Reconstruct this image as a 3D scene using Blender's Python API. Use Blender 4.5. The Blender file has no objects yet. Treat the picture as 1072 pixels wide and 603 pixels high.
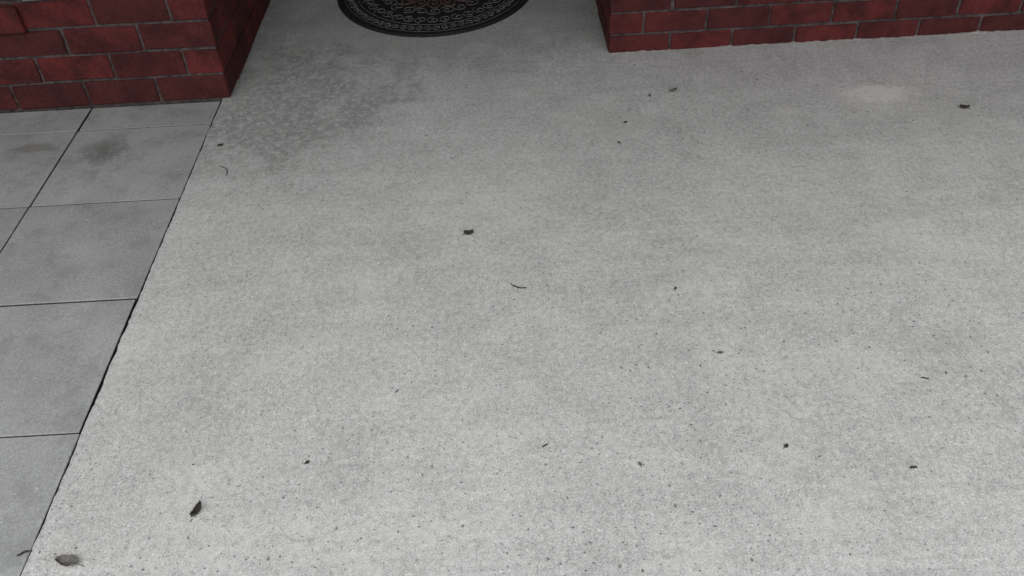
import bpy, bmesh, math, random
from mathutils import Vector, Matrix, noise
random.seed(7)
scene=bpy.context.scene
# ---------------------------------------------------------------- helpers
def new_obj(name,me,mat=None,parent=None):
    o=bpy.data.objects.new(name,me); scene.collection.objects.link(o)
    if mat: me.materials.append(mat)
    if parent: o.parent=parent
    return o
def empty(name):
    o=bpy.data.objects.new(name,None); scene.collection.objects.link(o); return o
class NT:
    def __init__(s,name,dim='3D'):
        s.m=bpy.data.materials.new(name); s.m.use_nodes=True; s.dim=dim
        s.t=s.m.node_tree; s.b=s.t.nodes['Principled BSDF']
        s.tc=s.t.nodes.new('ShaderNodeTexCoord')
    def n(s,t,**k):
        n=s.t.nodes.new(t)
        for a,v in k.items(): setattr(n,a,v)
        return n
    def l(s,a,b): s.t.links.new(a,b)
    def pos(s,scale=(1,1,1),loc=(0,0,0),rot=(0,0,0)):
        mp=s.n('ShaderNodeMapping'); s.l(s.tc.outputs['Object'],mp.inputs['Vector'])
        mp.inputs['Scale'].default_value=scale; mp.inputs['Location'].default_value=loc; mp.inputs['Rotation'].default_value=rot
        return mp.outputs[0]
    def noise(s,scale,detail=3,rough=.5,vec=None,dist=0):
        n=s.n('ShaderNodeTexNoise',noise_dimensions=s.dim); n.inputs['Scale'].default_value=scale; n.inputs['Detail'].default_value=detail
        n.inputs['Roughness'].default_value=rough; n.inputs['Distortion'].default_value=dist
        s.l(vec if vec else s.tc.outputs['Object'],n.inputs['Vector']); return n.outputs['Fac']
    def math(s,op,a,b=0.0,c=None,clamp=False):
        n=s.n('ShaderNodeMath',operation=op,use_clamp=clamp)
        for i,v in enumerate((a,b,c)):
            if v is None: continue
            if isinstance(v,(int,float)): n.inputs[i].default_value=v
            else: s.l(v,n.inputs[i])
        return n.outputs[0]
    def rng(s,v,a,b,c,d,smooth=False):
        n=s.n('ShaderNodeMapRange'); n.interpolation_type='SMOOTHSTEP' if smooth else 'LINEAR'
        s.l(v,n.inputs[0])
        for i,x in enumerate((a,b,c,d)): n.inputs[i+1].default_value=x
        return n.outputs[0]
    def mix(s,f,a,b,mode='MIX'):
        n=s.n('ShaderNodeMix',data_type='RGBA',blend_type=mode)
        for inp,v in ((n.inputs[0],f),(n.inputs[6],a),(n.inputs[7],b)):
            if isinstance(v,(int,float)): inp.default_value=v
            elif isinstance(v,tuple): inp.default_value=(v[0],v[1],v[2],1)
            else: s.l(v,inp)
        return n.outputs[2]
    def specks(s,scale,rad,keep,vec=None,soft=.5):
        n=s.n('ShaderNodeTexVoronoi',voronoi_dimensions=s.dim); n.inputs['Scale'].default_value=scale
        s.l(vec if vec else s.tc.outputs['Object'],n.inputs['Vector'])
        sep=s.n('ShaderNodeSeparateColor'); s.l(n.outputs['Color'],sep.inputs[0])
        r=s.math('MULTIPLY',s.rng(sep.outputs[1],0,1,.4,1.3),rad)
        d=s.math('DIVIDE',n.outputs['Distance'],r)
        inside=s.rng(d,1-soft,1+soft*.3,1,0)
        k=s.math('LESS_THAN',sep.outputs[0],keep)
        return s.math('MULTIPLY',inside,k)
    def blob(s,x,y,rx,ry,nz,amp=.8):
        v=s.pos(scale=(1/rx,1/ry,1),loc=(-x/rx,-y/ry,0))
        sep=s.n('ShaderNodeSeparateXYZ'); s.l(v,sep.inputs[0])
        d=s.math('SQRT',s.math('ADD',s.math('MULTIPLY',sep.outputs[0],sep.outputs[0]),s.math('MULTIPLY',sep.outputs[1],sep.outputs[1])))
        d=s.math('ADD',d,s.math('MULTIPLY',s.math('SUBTRACT',nz,.5),amp*2))
        return s.rng(d,.5,1.1,1,0,True)
    def depth(s,z0,z1):
        sep=s.n('ShaderNodeSeparateXYZ'); s.l(s.tc.outputs['Object'],sep.inputs[0])
        return s.rng(sep.outputs[2],z0,z1,0,1)
    def bump(s,h,strength,dist,prev=None):
        n=s.n('ShaderNodeBump'); n.inputs['Strength'].default_value=strength; n.inputs['Distance'].default_value=dist
        s.l(h,n.inputs['Height'])
        if prev: s.l(prev,n.inputs['Normal'])
        return n.outputs[0]
    def out(s,col,rough=.9,bump=None):
        if isinstance(col,tuple): s.b.inputs['Base Color'].default_value=(*col,1)
        else: s.l(col,s.b.inputs['Base Color'])
        if isinstance(rough,(int,float)): s.b.inputs['Roughness'].default_value=rough
        else: s.l(rough,s.b.inputs['Roughness'])
        s.b.inputs['Specular IOR Level'].default_value=.25
        if bump: s.l(bump,s.b.inputs['Normal'])
        return s.m
# ---------------------------------------------------------------- materials
def mat_concrete():
    m=NT('concrete','2D')
    big=m.noise(1.1,3,.6); mid=m.noise(10,4,.7); fine=m.noise(75,3,.7); grain=m.noise(260,2,.8)
    streak=m.noise(9,3,.6,vec=m.pos(scale=(.22,2.4,1),rot=(0,0,math.radians(32))))
    v=m.math('ADD',m.rng(big,.3,.7,-.02,.02),m.rng(mid,.3,.7,-.035,.035))
    v=m.math('ADD',v,m.rng(fine,.32,.68,-.07,.07))
    v=m.math('ADD',v,m.rng(grain,.33,.67,-.115,.115))
    v=m.math('ADD',v,m.rng(streak,.3,.7,-.02,.02))
    v=m.math('ADD',v,.495)
    comb=m.n('ShaderNodeCombineColor')
    for i in range(3): m.l(v,comb.inputs[i])
    c=m.mix(1.0,comb.outputs[0],(.992,1.0,.985),'MULTIPLY')
    n5=m.noise(5,4,.7); n30=m.noise(42,3,.75)
    pale=m.math('MULTIPLY',m.rng(m.noise(2.6,3,.65,vec=m.pos(loc=(3.1,1.7,0))),.5,.64,0,1,True),m.rng(n30,.42,.56,0,1))
    c=m.mix(m.math('MULTIPLY',pale,.35),c,(.65,.66,.64))
    d1=m.math('MULTIPLY',m.blob(-.75,2.55,.50,.42,n5,.8),m.rng(n30,.36,.56,.15,1))
    c=m.mix(m.math('MULTIPLY',d1,.5),c,(.17,.175,.165))
    d2=m.blob(-.15,3.1,1.0,.45,n5,.7)
    c=m.mix(m.math('MULTIPLY',d2,.32),c,(.2,.2,.19))
    d3=m.math('MULTIPLY',m.rng(m.noise(3.2,4,.7,vec=m.pos(loc=(7,2,0))),.52,.68,0,1,True),m.rng(n30,.42,.56,0,1))
    c=m.mix(m.math('MULTIPLY',d3,.26),c,(.24,.245,.235))
    p=m.blob(1.17,2.395,.125,.06,m.noise(22,4,.75),.75)
    c=m.mix(m.math('MULTIPLY',p,.75),c,(.70,.69,.65))
    rid=m.math('ABSOLUTE',m.math('SUBTRACT',m.noise(2.1,1,.4,vec=m.pos(loc=(2.2,5.1,0))),.5))
    sc=m.math('MULTIPLY',m.rng(rid,.0,.0022,1,0),m.rng(m.noise(4,2,.5,vec=m.pos(loc=(1,9,0))),.54,.62,0,1))
    c=m.mix(m.math('MULTIPLY',sc,.4),c,(.24,.235,.225))
    wv=m.pos(scale=(1,1.5,1),rot=(0,0,.5))
    s1=m.specks(38,.10,.2,wv); s2=m.specks(85,.17,.2); s3=m.specks(17,.065,.22,m.pos(loc=(4,4,0),scale=(1.5,1,1)))
    dens=m.rng(m.noise(1.9,2,.5,vec=m.pos(loc=(9,1,0))),.38,.62,.15,1)
    c=m.mix(m.math('MULTIPLY',m.math('MULTIPLY',s1,dens),.85),c,(.10,.10,.10))
    c=m.mix(m.math('MULTIPLY',s2,.55),c,(.19,.19,.185))
    c=m.mix(m.math('MULTIPLY',m.math('MULTIPLY',s3,dens),.8),c,(.11,.10,.09))
    l1=m.specks(60,.15,.12,m.pos(loc=(2,8,0)))
    c=m.mix(m.math('MULTIPLY',l1,.55),c,(.78,.78,.77))
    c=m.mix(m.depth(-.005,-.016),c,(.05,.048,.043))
    h=m.math('ADD',fine,m.math('MULTIPLY',grain,.8))
    h=m.math('SUBTRACT',h,m.math('ADD',s1,s2))
    b=m.bump(h,.5,.002)
    return m.out(c,.92,b)
def mat_paver():
    m=NT('paver_concrete','2D')
    mid=m.noise(5,4,.6); fine=m.noise(110,3,.7); grain=m.noise(330,2,.8)
    at=m.n('ShaderNodeAttribute',attribute_name='tint')
    v=m.math('ADD',m.rng(mid,.3,.7,-.04,.04),m.rng(fine,.32,.68,-.035,.035))
    v=m.math('ADD',v,m.rng(grain,.33,.67,-.08,.08))
    v=m.math('ADD',v,m.math('MULTIPLY',m.math('SUBTRACT',at.outputs['Fac'],.5),.06))
    v=m.math('ADD',v,.35)
    comb=m.n('ShaderNodeCombineColor')
    for i in range(3): m.l(v,comb.inputs[i])
    c=m.mix(1.0,comb.outputs[0],(.97,1.0,.985),'MULTIPLY')
    n=m.noise(26,4,.75)
    s=m.math('MULTIPLY',m.blob(-1.215,2.31,.085,.08,n,1.1),m.rng(n,.36,.6,.4,1))
    c=m.mix(m.math('MULTIPLY',s,.65),c,(.10,.095,.088))
    s=m.blob(-1.44,2.35,.10,.03,n,.9)
    c=m.mix(m.math('MULTIPLY',s,.45),c,(.13,.12,.10))
    n9=m.noise(9,4,.75,vec=m.pos(loc=(5,5,0)))
    c=m.mix(m.rng(n9,.5,.68,0,.4),c,(.19,.20,.19))
    c=m.mix(m.math('MULTIPLY',m.specks(26,.07,.12),.7),c,(.65,.65,.63))
    c=m.mix(m.math('MULTIPLY',m.specks(50,.10,.12,m.pos(loc=(3,3,0))),.6),c,(.10,.10,.10))
    c=m.mix(m.depth(-.0045,-.0065),c,(.025,.024,.021))
    b=m.bump(m.math('ADD',fine,grain),.5,.0015)
    return m.out(c,.9,b)
def mat_brick(name,base,dark):
    m=NT(name)
    at=m.n('ShaderNodeAttribute',attribute_name='tint')
    n=m.noise(11,4,.7); f=m.noise(150,3,.7)
    c=m.mix(m.rng(at.outputs['Fac'],0,1,0,1),base,dark)
    c=m.mix(m.rng(n,.40,.62,0,.8),c,tuple(x*.55 for x in dark))
    c=m.mix(m.rng(f,.56,.72,0,.35),c,(.14,.085,.08))
    c=m.mix(m.rng(f,.28,.42,.7,0),c,(.02,.010,.010))
    b=m.bump(m.math('ADD',n,f),.6,.003)
    return m.out(c,.85,b)
def mat_simple(name,col,var=.3,scale=60,rough=.8,bstr=.3,bd=.002):
    m=NT(name); n=m.noise(scale,3,.65); n2=m.noise(scale*.12,2,.6)
    c=m.mix(m.rng(n,.3,.7,0,1),tuple(x*(1-var) for x in col),tuple(min(1,x*(1+var)) for x in col))
    c=m.mix(m.rng(n2,.4,.7,0,.5),c,tuple(x*(1-var) for x in col))
    return m.out(c,rough,m.bump(n,bstr,bd))
M_CON=mat_concrete(); M_PAV=mat_paver()
M_BR=mat_brick('red_brick',(.140,.023,.023),(.078,.018,.018))
M_MOR=mat_simple('mortar',(.085,.070,.068),.7,45)
M_DIRT=mat_simple('joint_dirt',(.05,.047,.042),.5,120)
M_GRD=mat_simple('soil',(.10,.085,.06),.4,8)
M_RUB=mat_simple('black_rubber',(.020,.0185,.0185),.3,200,.7)
M_RUBL=mat_simple('worn_rubber',(.16,.15,.148),.5,150,.8)
M_RUBR=mat_simple('faded_red_rubber',(.13,.085,.075),.5,150,.8)
M_LEAF=mat_simple('dead_leaf',(.05,.042,.036),.5,150,.75)
M_LEAFG=mat_simple('dry_leaf_grey',(.14,.13,.12),.5,150,.75)
M_TWIG=mat_simple('twig_bark',(.045,.038,.032),.5,200,.8)
M_GRIT=mat_simple('grit',(.09,.08,.07),.6,300,.9)
M_CEM=mat_simple('cement_smear',(.32,.315,.30),.5,60,.9,.6,.004)
M_WHITE=mat_simple('painted_trim',(.6,.6,.58),.05,10,.5,.05)
M_DOOR=mat_simple('door_paint',(.10,.035,.03),.1,20,.4,.05)
M_METAL=mat_simple('handle_metal',(.4,.4,.4),.1,50,.3,.05)
M_METAL.node_tree.nodes['Principled BSDF'].inputs['Metallic'].default_value=1
M_SOF=mat_simple('soffit_board',(.2,.195,.185),.08,12,.7,.05)
M_VENT=mat_simple('vent_grey',(.25,.25,.26),.2,60,.7)
# ---------------------------------------------------------------- geometry helpers
def add_box(bm,x0,x1,y0,y1,z0,z1,ch=0.0,jit=0.0,tint=None,lay=None):
    c=Vector(((x0+x1)/2,(y0+y1)/2,(z0+z1)/2)); h=((x1-x0)/2,(y1-y0)/2,(z1-z0)/2)
    pts=[]
    if ch<=0:
        for sx in(-1,1):
            for sy in(-1,1):
                for sz in(-1,1): pts.append(c+Vector((sx*h[0],sy*h[1],sz*h[2])))
    else:
        for sx in(-1,1):
            for sy in(-1,1):
                for sz in(-1,1):
                    for k in range(3):
                        q=[h[0]-ch,h[1]-ch,h[2]-ch]; q[k]=h[k]
                        p=c+Vector((sx*q[0],sy*q[1],sz*q[2]))
                        if jit: p+=Vector((random.uniform(-jit,jit),random.uniform(-jit,jit),random.uniform(-jit,jit)))
                        pts.append(p)
    vs=[bm.verts.new(p) for p in pts]
    r=bmesh.ops.convex_hull(bm,input=vs)
    if lay is not None:
        fs=[g for g in r['geom'] if isinstance(g,bmesh.types.BMFace)]
        for f in fs:
            for lp in f.loops: lp[lay]=(tint,tint,tint,1)
def bm_obj(name,fn,mat,parent=None,tint=False):
    bm=bmesh.new()
    lay=bm.loops.layers.float_color.new('tint') if tint else None
    fn(bm,lay)
    me=bpy.data.meshes.new(name); bm.to_mesh(me); bm.free()
    return new_obj(name,me,mat,parent)
# ---------------------------------------------------------------- ground
bm_obj('ground',lambda bm,l:bm.faces.new([bm.verts.new(p) for p in((-120,-120,-.06),(120,-120,-.06),(120,120,-.06),(-120,120,-.06))]),M_GRD)
EX=-.916
def edge_x(y):
    return EX+.003*noise.noise(Vector((0,y*4,3)))+.003*noise.noise(Vector((0,y*22,1)))+.002*noise.noise(Vector((0,y*90,1)))
def slab(bm,l):
    ys=[-5+.01*i for i in range(int(9.4/.01)+1)]
    top=[];mid=[];bot=[]
    for y in ys:
        x=edge_x(y)
        k=max(0,.5+.9*noise.noise(Vector((5,y*11,1)))+.5*noise.noise(Vector((5,y*60,1))))
        top.append(bm.verts.new((x+.003+.008*k,y,0))); mid.append(bm.verts.new((x,y,-.002-.004*k))); bot.append(bm.verts.new((x-.001,y,-.12)))
    r=[bm.verts.new((6,ys[-1],0)),bm.verts.new((6,ys[0],0))]
    bm.faces.new(top[::-1]+[r[1],r[0]])
    for a,b in((top,mid),(mid,bot)):
        for i in range(len(ys)-1): bm.faces.new((a[i],a[i+1],b[i+1],b[i]))
    r2=[bm.verts.new((6,ys[-1],-.12)),bm.verts.new((6,ys[0],-.12))]
    bm.faces.new((r[0],r[1],r2[1],r2[0]))
    bmesh.ops.recalc_face_normals(bm,faces=bm.faces)
bm_obj('concrete_slab',slab,M_CON)
JY=[1.199,1.618,2.036,2.440]
ysj=[1.199-.419*k for k in range(12,0,-1)]+JY
def pavers(bm,l):
    xs=[-.9195-.4215*k for k in range(8)]
    for r in range(len(ysj)):
        y0=ysj[r]; y1=ysj[r+1] if r+1<len(ysj) else 2.582
        for c in range(7):
            x1=xs[c]; x0=xs[c+1]
            g=.0028
            j=lambda:random.uniform(-.0012,.0012)
            gy=.0042 if r<len(ysj)-1 else .002
            add_box(bm,x0+g+j(),x1-(g if c else .0002+(.003 if r in(12,) else 0))+j()*.5,y0+gy+j(),y1-.001+j()*.3,-.05,-.003+random.uniform(-.0012,.001),.0013,.0003,random.random(),l)
bm_obj('paving_slabs',pavers,M_PAV,tint=True)
bm_obj('joint_bedding',lambda bm,l:add_box(bm,-3.9,-.9185,-3.9,2.60,-.058,-.014),M_DIRT)
# ---------------------------------------------------------------- brick walls
def brick_run_x(xa,xb,sgn,yf,z0,h,L,dep):
    p=0; tot=abs(xb-xa)
    while p<tot:
        e=min(p+L,tot)
        if e-p>.03:
            a=xa+sgn*(p+random.uniform(-.0015,.0015) if p else p); b=xa+sgn*(e-.008+random.uniform(-.0015,.0015))
            dy=random.uniform(-.0018,.0018)
            yield (min(a,b),max(a,b),yf+dy,yf+dep,z0+random.uniform(-.001,.001),z0+h+random.uniform(-.001,.001))
        p=e
def brick_wall(name,cx,sgn,yf,L,P,z_start,xend,yend,ztop,extra=None):
    e=empty(name); D=.11
    def bricks(bm,l):
        z=z_start; k=0
        while z<ztop-.02:
            h=min(P-.008,ztop-z)
            if k%2==0:
                runx=list(brick_run_x(cx,xend,sgn,yf,z,h,L,D)); y0=yf+D+.008
            else:
                runx=list(brick_run_x(cx+sgn*(D+.008),xend,sgn,yf,z,h,L,D)); y0=yf
            for b in runx:
                add_box(bm,*b[:6],.004,.0015,random.random(),l)
            y=y0
            while y<yend-.03:
                y2=min(y+L-.008,yend)
                dx=random.uniform(-.0015,.0015)
                a,b=(cx+dx,cx+sgn*D)
                add_box(bm,min(a,b),max(a,b),y,y2,z,z+h,.004,.0013,random.random(),l)
                y=y2+.008
            z+=P; k+=1
        if extra: extra(bm,l)
    bm_obj(name+'_bricks',bricks,M_BR,e,True)
    def mortar(bm,l):
        i=.0055
        a,b=cx+sgn*i,xend
        add_box(bm,min(a,b),max(a,b),yf+i,yf+D-.004,-.05,ztop-.003)
        a,b=cx+sgn*i,cx+sgn*(D-.004)
        add_box(bm,min(a,b),max(a,b),yf+D-.004,yend,-.05,ztop-.003)
        a,b=cx+sgn*(D-.004),xend
        add_box(bm,min(a,b),max(a,b),yf+D-.004,yf+D+.02,-.05,ztop-.003)
    bm_obj(name+'_mortar',mortar,M_MOR,e)
    return e
ZT=2.42
def lextra(bm,l):
    add_box(bm,-1.68,-1.445,2.572,2.60,.004+.09*3-.008,.004+.09*3+.075,.005,.001,.2,l)
wl=brick_wall('brick_wall',-.885,-1,2.590,.232,.090,.002,-4.2,4.1,ZT,lextra)
wr=brick_wall('brick_wall.001',.375,1,2.760,.212,.078,-.012,4.4,4.1,ZT)
def fillet(bm,l):
    n=500; rows=[]
    for i in range(n+1):
        x=.38+i*(4.0/n)
        base=.0 if x<.85 else .3
        k=max(0,base+1.0*noise.noise(Vector((x*7,0,0)))+.7*noise.noise(Vector((x*40,2,0))))
        if k<.15: k=0
        d=.0002+.007*k; h=-.001+.006*k
        rows.append([bm.verts.new((x,2.764,h+.002)),bm.verts.new((x,2.759-d*.4,h)),bm.verts.new((x,2.758-d,-.002))])
    for i in range(n):
        for j in range(2): bm.faces.new((rows[i][j],rows[i+1][j],rows[i+1][j+1],rows[i][j+1]))
bm_obj('cement_fillet',fillet,M_CEM,wr)
# ---------------------------------------------------------------- back wall, door, unseen roof added for shade
fd=empty('front_door')
def frame(bm,l):
    add_box(bm,-.775,-.70,4.00,4.10,0,2.12,.004); add_box(bm,.19,.265,4.00,4.10,0,2.12,.004)
    add_box(bm,-.775,.265,4.00,4.10,2.12,2.20,.004)
    add_box(bm,-.70,.19,3.98,4.10,0,.03,.004)
bm_obj('frame',frame,M_WHITE,fd)
def leaf(bm,l):
    add_box(bm,-.697,.187,4.04,4.08,.033,2.117,.002)
    for (a,b) in((-.60,-.30),(-.21,.09)):
        for (c,d) in((.2,.85),(1.0,1.9)): add_box(bm,a,b,4.028,4.041,c,d,.006)
bm_obj('leaf',leaf,M_DOOR,fd)
bm_obj('handle',lambda bm,l:(add_box(bm,.11,.15,4.02,4.041,.95,1.15,.004),add_box(bm,.03,.14,3.985,4.0,1.03,1.05,.004),add_box(bm,.12,.14,3.99,4.025,1.03,1.05,.003)),M_METAL,fd)
bw=empty('entry_wall')
bm_obj('entry_wall_sheet',lambda bm,l:(add_box(bm,-.99,-.778,4.11,4.2,-.05,2.42),add_box(bm,.268,.48,4.11,4.2,-.05,2.42),add_box(bm,-.778,.268,4.11,4.2,2.203,2.42)),M_SOF,bw)
pr=empty('added_shade_roof')  # guessed roof out of view, added to shade slab and walls
RY=.75  # front edge placed so the slab darkens gradually towards the walls
bm_obj('shade_roof_soffit',lambda bm,l:add_box(bm,-4.3,4.5,RY+.05,4.6,2.425,2.48,.003),M_SOF,pr)
bm_obj('shade_roof_fascia',lambda bm,l:add_box(bm,-4.3,4.5,RY,RY+.048,2.38,2.64,.004),M_WHITE,pr)
def rf(bm,l):
    v=[bm.verts.new(p) for p in((-4.35,RY-.1,2.65),(4.55,RY-.1,2.65),(4.55,6,4.0),(-4.35,6,4.0),(-4.35,RY-.1,2.69),(4.55,RY-.1,2.69),(4.55,6,4.04),(-4.35,6,4.04))]
    for q in((0,1,2,3),(4,5,6,7),(0,1,5,4),(1,2,6,5),(2,3,7,6),(3,0,4,7)): bm.faces.new([v[i] for i in q])
    bmesh.ops.recalc_face_normals(bm,faces=bm.faces)
bm_obj('shade_roof_sheet',rf,M_VENT,pr)
wv=empty('wall_vent')
def vent(bm,l):
    x0,x1=-1.415,-1.185; z0,z1=.366,.444
    add_box(bm,x0,x1,2.578,2.5875,z0,z0+.010,.001); add_box(bm,x0,x1,2.578,2.5875,z1-.010,z1,.001)
    for i in range(12):
        x=x0+i*(x1-x0-.008)/11; add_box(bm,x,x+.008,2.579,2.587,z0+.011,z1-.011,.001)
bm_obj('vent_grille',vent,M_VENT,wv)
# ---------------------------------------------------------------- doormat
dm=empty('doormat')
MC=(-.235,3.40); MA,MB=.39,.443
def ell(t,s=1,z=0): return Vector((MC[0]+MA*s*math.cos(t),MC[1]-MB*s*math.sin(t),z))
def matbase(bm,l):
    n=72; prof=[(1.0,.0),(1.0,.007),(.992,.010),(.955,.010),(.948,.0065)]
    rings=[]
    for s,z in prof: rings.append([bm.verts.new(ell(math.pi*i/n,s,z+.0005)) for i in range(n+1)])
    for a,b in zip(rings,rings[1:]):
        for i in range(n): bm.faces.new((a[i],a[i+1],b[i+1],b[i]))
    bm.faces.new(rings[-1])
    bm.faces.new([r[0] for r in rings]+[r[-1] for r in rings[::-1]])
    bmesh.ops.recalc_face_normals(bm,faces=bm.faces)
bm_obj('mat_base',matbase,M_RUB,dm)
def curves(name,polys,rad,mat,z=.0070):
    cu=bpy.data.curves.new(name,'CURVE'); cu.dimensions='3D'; cu.bevel_depth=rad; cu.bevel_resolution=1
    for P in polys:
        s=cu.splines.new('POLY'); s.points.add(len(P)-1)
        for q,p in zip(s.points,P): q.co=(p[0],p[1],z,1)
    cu.materials.append(mat)
    o=bpy.data.objects.new(name,cu); scene.collection.objects.link(o); o.parent=dm
def spiral(t,s,size,dirn,turns=1.3,flip=1):
    c=ell(t,s); out=[]
    N=26
    for i in range(N+1):
        u=i/N; a=dirn+flip*u*turns*2*math.pi; r=size*(1-u)**.8
        out.append((c.x+r*math.cos(a),c.y+r*math.sin(a)))
    return out
curves('ring_lines',[[ell(math.pi*i/72,s)[:2] for i in range(73)] for s in(.925,.80)],.0014,M_RUBL)
polys=[]
for i in range(34):
    t=math.pi*(i+.5)/34
    polys.append(spiral(t,.862,.017,t+ (0 if i%2 else math.pi),1.3,1 if i%2 else -1))
for i in range(19):
    t=math.pi*(i+.5)/19
    polys.append(spiral(t,.71,.026,-t+math.pi*(i%2),1.5,1 if i%2 else -1))
for i in range(13):
    t=math.pi*(i+.5)/13
    polys.append(spiral(t,.54,.03,t*2,1.5,-1 if i%2 else 1))
curves('scrollwork',polys,.0020,M_RUBL)
polys=[]
for i in range(9):
    t=math.pi*(i+.5)/9
    c=ell(t,.36); d=Vector((math.cos(t),-math.sin(t))); nn=Vector((-d.y,d.x))
    for (p,q) in((.05,.025),(.02,.01)):
        polys.append([(c.x+d.x*p*math.cos(a)+nn.x*q*math.sin(a),c.y+d.y*p*math.cos(a)+nn.y*q*math.sin(a)) for a in [2*math.pi*k/20 for k in range(21)]])
curves('flower_petals',polys,.003,M_RUBR)
# ---------------------------------------------------------------- fallen leaves, twigs, grit
def leafobj(x,y,L,W,ang,curl,mat,name='fallen_leaf'):
    bm=bmesh.new(); nu,nv=10,6; g=[]
    sd=random.random()*50
    for i in range(nu+1):
        u=i/nu; row=[]
        w=W*(math.sin(math.pi*min(1,u*.94+.04))**.7)
        for j in range(nv+1):
            v=j/nv*2-1
            jag=1+.35*noise.noise(Vector((u*6,v*3,sd)))
            X=(u-.5)*L; Y=v*w/2*jag
            Z=.0015+curl*W*(v*v)*.6+curl*L*.25*(abs(u-.5)*2)**2+.0015*noise.noise(Vector((u*5,v*4,sd+3)))
            row.append(bm.verts.new((X,Y*(1-.35*curl*abs(v)),max(.0006,Z))))
        g.append(row)
    for i in range(nu):
        for j in range(nv): bm.faces.new((g[i][j],g[i+1][j],g[i+1][j+1],g[i][j+1]))
    st=[bm.verts.new(p) for p in((-L*.5,-.0006,.003),(-L*.5,.0006,.003),(-L*.72,.002,.001),(-L*.72,.0008,.001))]
    bm.faces.new(st)
    me=bpy.data.meshes.new(name); bm.to_mesh(me); bm.free()
    for p in me.polygons: p.use_smooth=True
    o=new_obj(name,me,mat); o.location=(x,y,.0006); o.rotation_euler=(0,0,ang)
    so=o.modifiers.new('s','SOLIDIFY'); so.thickness=.0006; so.offset=1
    return o
def twigobj(x,y,L,r,ang,bend,mat,name='twig'):
    cu=bpy.data.curves.new(name,'CURVE'); cu.dimensions='3D'; cu.bevel_depth=r; cu.bevel_resolution=1
    s=cu.splines.new('POLY'); n=9; s.points.add(n-1)
    for i,q in enumerate(s.points):
        u=i/(n-1); q.co=((u-.5)*L,bend*L*math.sin(math.pi*u)+random.uniform(-1,1)*r*.7,r+.0005,1); q.radius=.6+.6*math.sin(math.pi*(u*.8+.1))+random.uniform(-.1,.15)
    cu.materials.append(mat)
    o=bpy.data.objects.new(name,cu); scene.collection.objects.link(o); o.location=(x,y,0); o.rotation_euler=(0,0,ang)
leaves=[(-.835,.889,.044,.028,2.9,.5,1),(-.621,.983,.032,.019,1.2,.9,0),(-.104,1.794,.025,.017,.1,.9,0),(1.388,2.276,.026,.018,2.8,.7,0),(.547,2.474,.026,.018,.4,.6,1),
(-.857,2.297,.016,.012,.3,.6,0),(-.426,1.086,.010,.009,.5,.4,0),(.522,1.061,.011,.009,.8,.4,0),(.372,2.301,.012,.010,.2,.4,0),(.449,1.323,.012,.009,0,.5,1),
(.388,1.540,.010,.007,1,.5,0),(.230,1.037,.010,.008,2,.5,1),(.468,2.452,.011,.008,2,.5,0),(.337,2.191,.011,.008,2,.5,0)]
tw=[(.016,1.582,.042,.0014,-.45,-.12),(.049,1.096,.014,.0012,.6,.1),(.748,.995,.014,.0018,.0,.05),(.857,1.217,.016,.0012,-.4,.1),(-.823,2.161,.060,.0011,-1.0,.2),(-.258,1.264,.012,.0009,.9,.1),(-.925,.914,.026,.0016,.4,.1)]
for a in leaves: leafobj(*a[:6],M_LEAFG if a[6] else M_LEAF)
for a in tw: twigobj(*a,M_TWIG)
def grit(bm,l):
    for i in range(200):
        x=random.uniform(-.9,2.2); y=random.uniform(.6,2.75)
        if random.random()<.35: y=2.75-abs(random.gauss(0,.10))
        elif random.random()<.4: x=random.gauss(.5,.2)
        if x<.36 and y>2.7: y-=.3
        r=random.choice((.0008,.0010,.0013,.0016)); e=random.uniform(1,2.4); a=random.random()*3.14
        m=Matrix.Translation((x,y,r*.5))@Matrix.Rotation(a,4,'Z')@Matrix.Diagonal((r*e,r,r*.7,1))
        bmesh.ops.create_icosphere(bm,subdivisions=1,radius=1,matrix=m)
bm_obj('scattered_grit',grit,M_GRIT)
# ---------------------------------------------------------------- camera
H=1.4; TH=math.atan(812/915.)
cam=bpy.data.cameras.new('camera'); co=bpy.data.objects.new('camera',cam); scene.collection.objects.link(co)
cam.sensor_width=36; cam.lens=36*915/1072; cam.clip_end=500; cam.clip_start=.02
R=Matrix.Rotation(math.radians(90)-TH,4,'X')@Matrix.Rotation(-math.radians(3.17),4,'Z')
co.matrix_world=Matrix.Translation((0,0,H))@R
scene.camera=co
# ---------------------------------------------------------------- light (overcast, from behind the camera)
EL,AZ=60,185
w=bpy.data.worlds.new('World'); scene.world=w; w.use_nodes=True; nt=w.node_tree
sky=nt.nodes.new('ShaderNodeTexSky'); sky.sky_type='NISHITA'; sky.sun_disc=False
sky.sun_elevation=math.radians(EL); sky.sun_rotation=math.radians(AZ); sky.dust_density=3
hs=nt.nodes.new('ShaderNodeHueSaturation'); hs.inputs['Saturation'].default_value=.17
nt.links.new(sky.outputs[0],hs.inputs['Color']); bg=nt.nodes['Background']
nt.links.new(hs.outputs[0],bg.inputs[0]); bg.inputs[1].default_value=.15
sl=bpy.data.lights.new('sun','SUN'); sl.energy=1.5; sl.angle=math.radians(70); sl.color=(1,.995,.985)
so=bpy.data.objects.new('sun',sl); scene.collection.objects.link(so)
az=math.radians(AZ); d=Vector((math.sin(az)*math.cos(math.radians(EL)),math.cos(az)*math.cos(math.radians(EL)),math.sin(math.radians(EL))))
so.rotation_euler=d.to_track_quat('Z','Y').to_euler(); so.location=d*10
scene.view_settings.view_transform='Standard'; scene.view_settings.look='None'; scene.view_settings.exposure=0
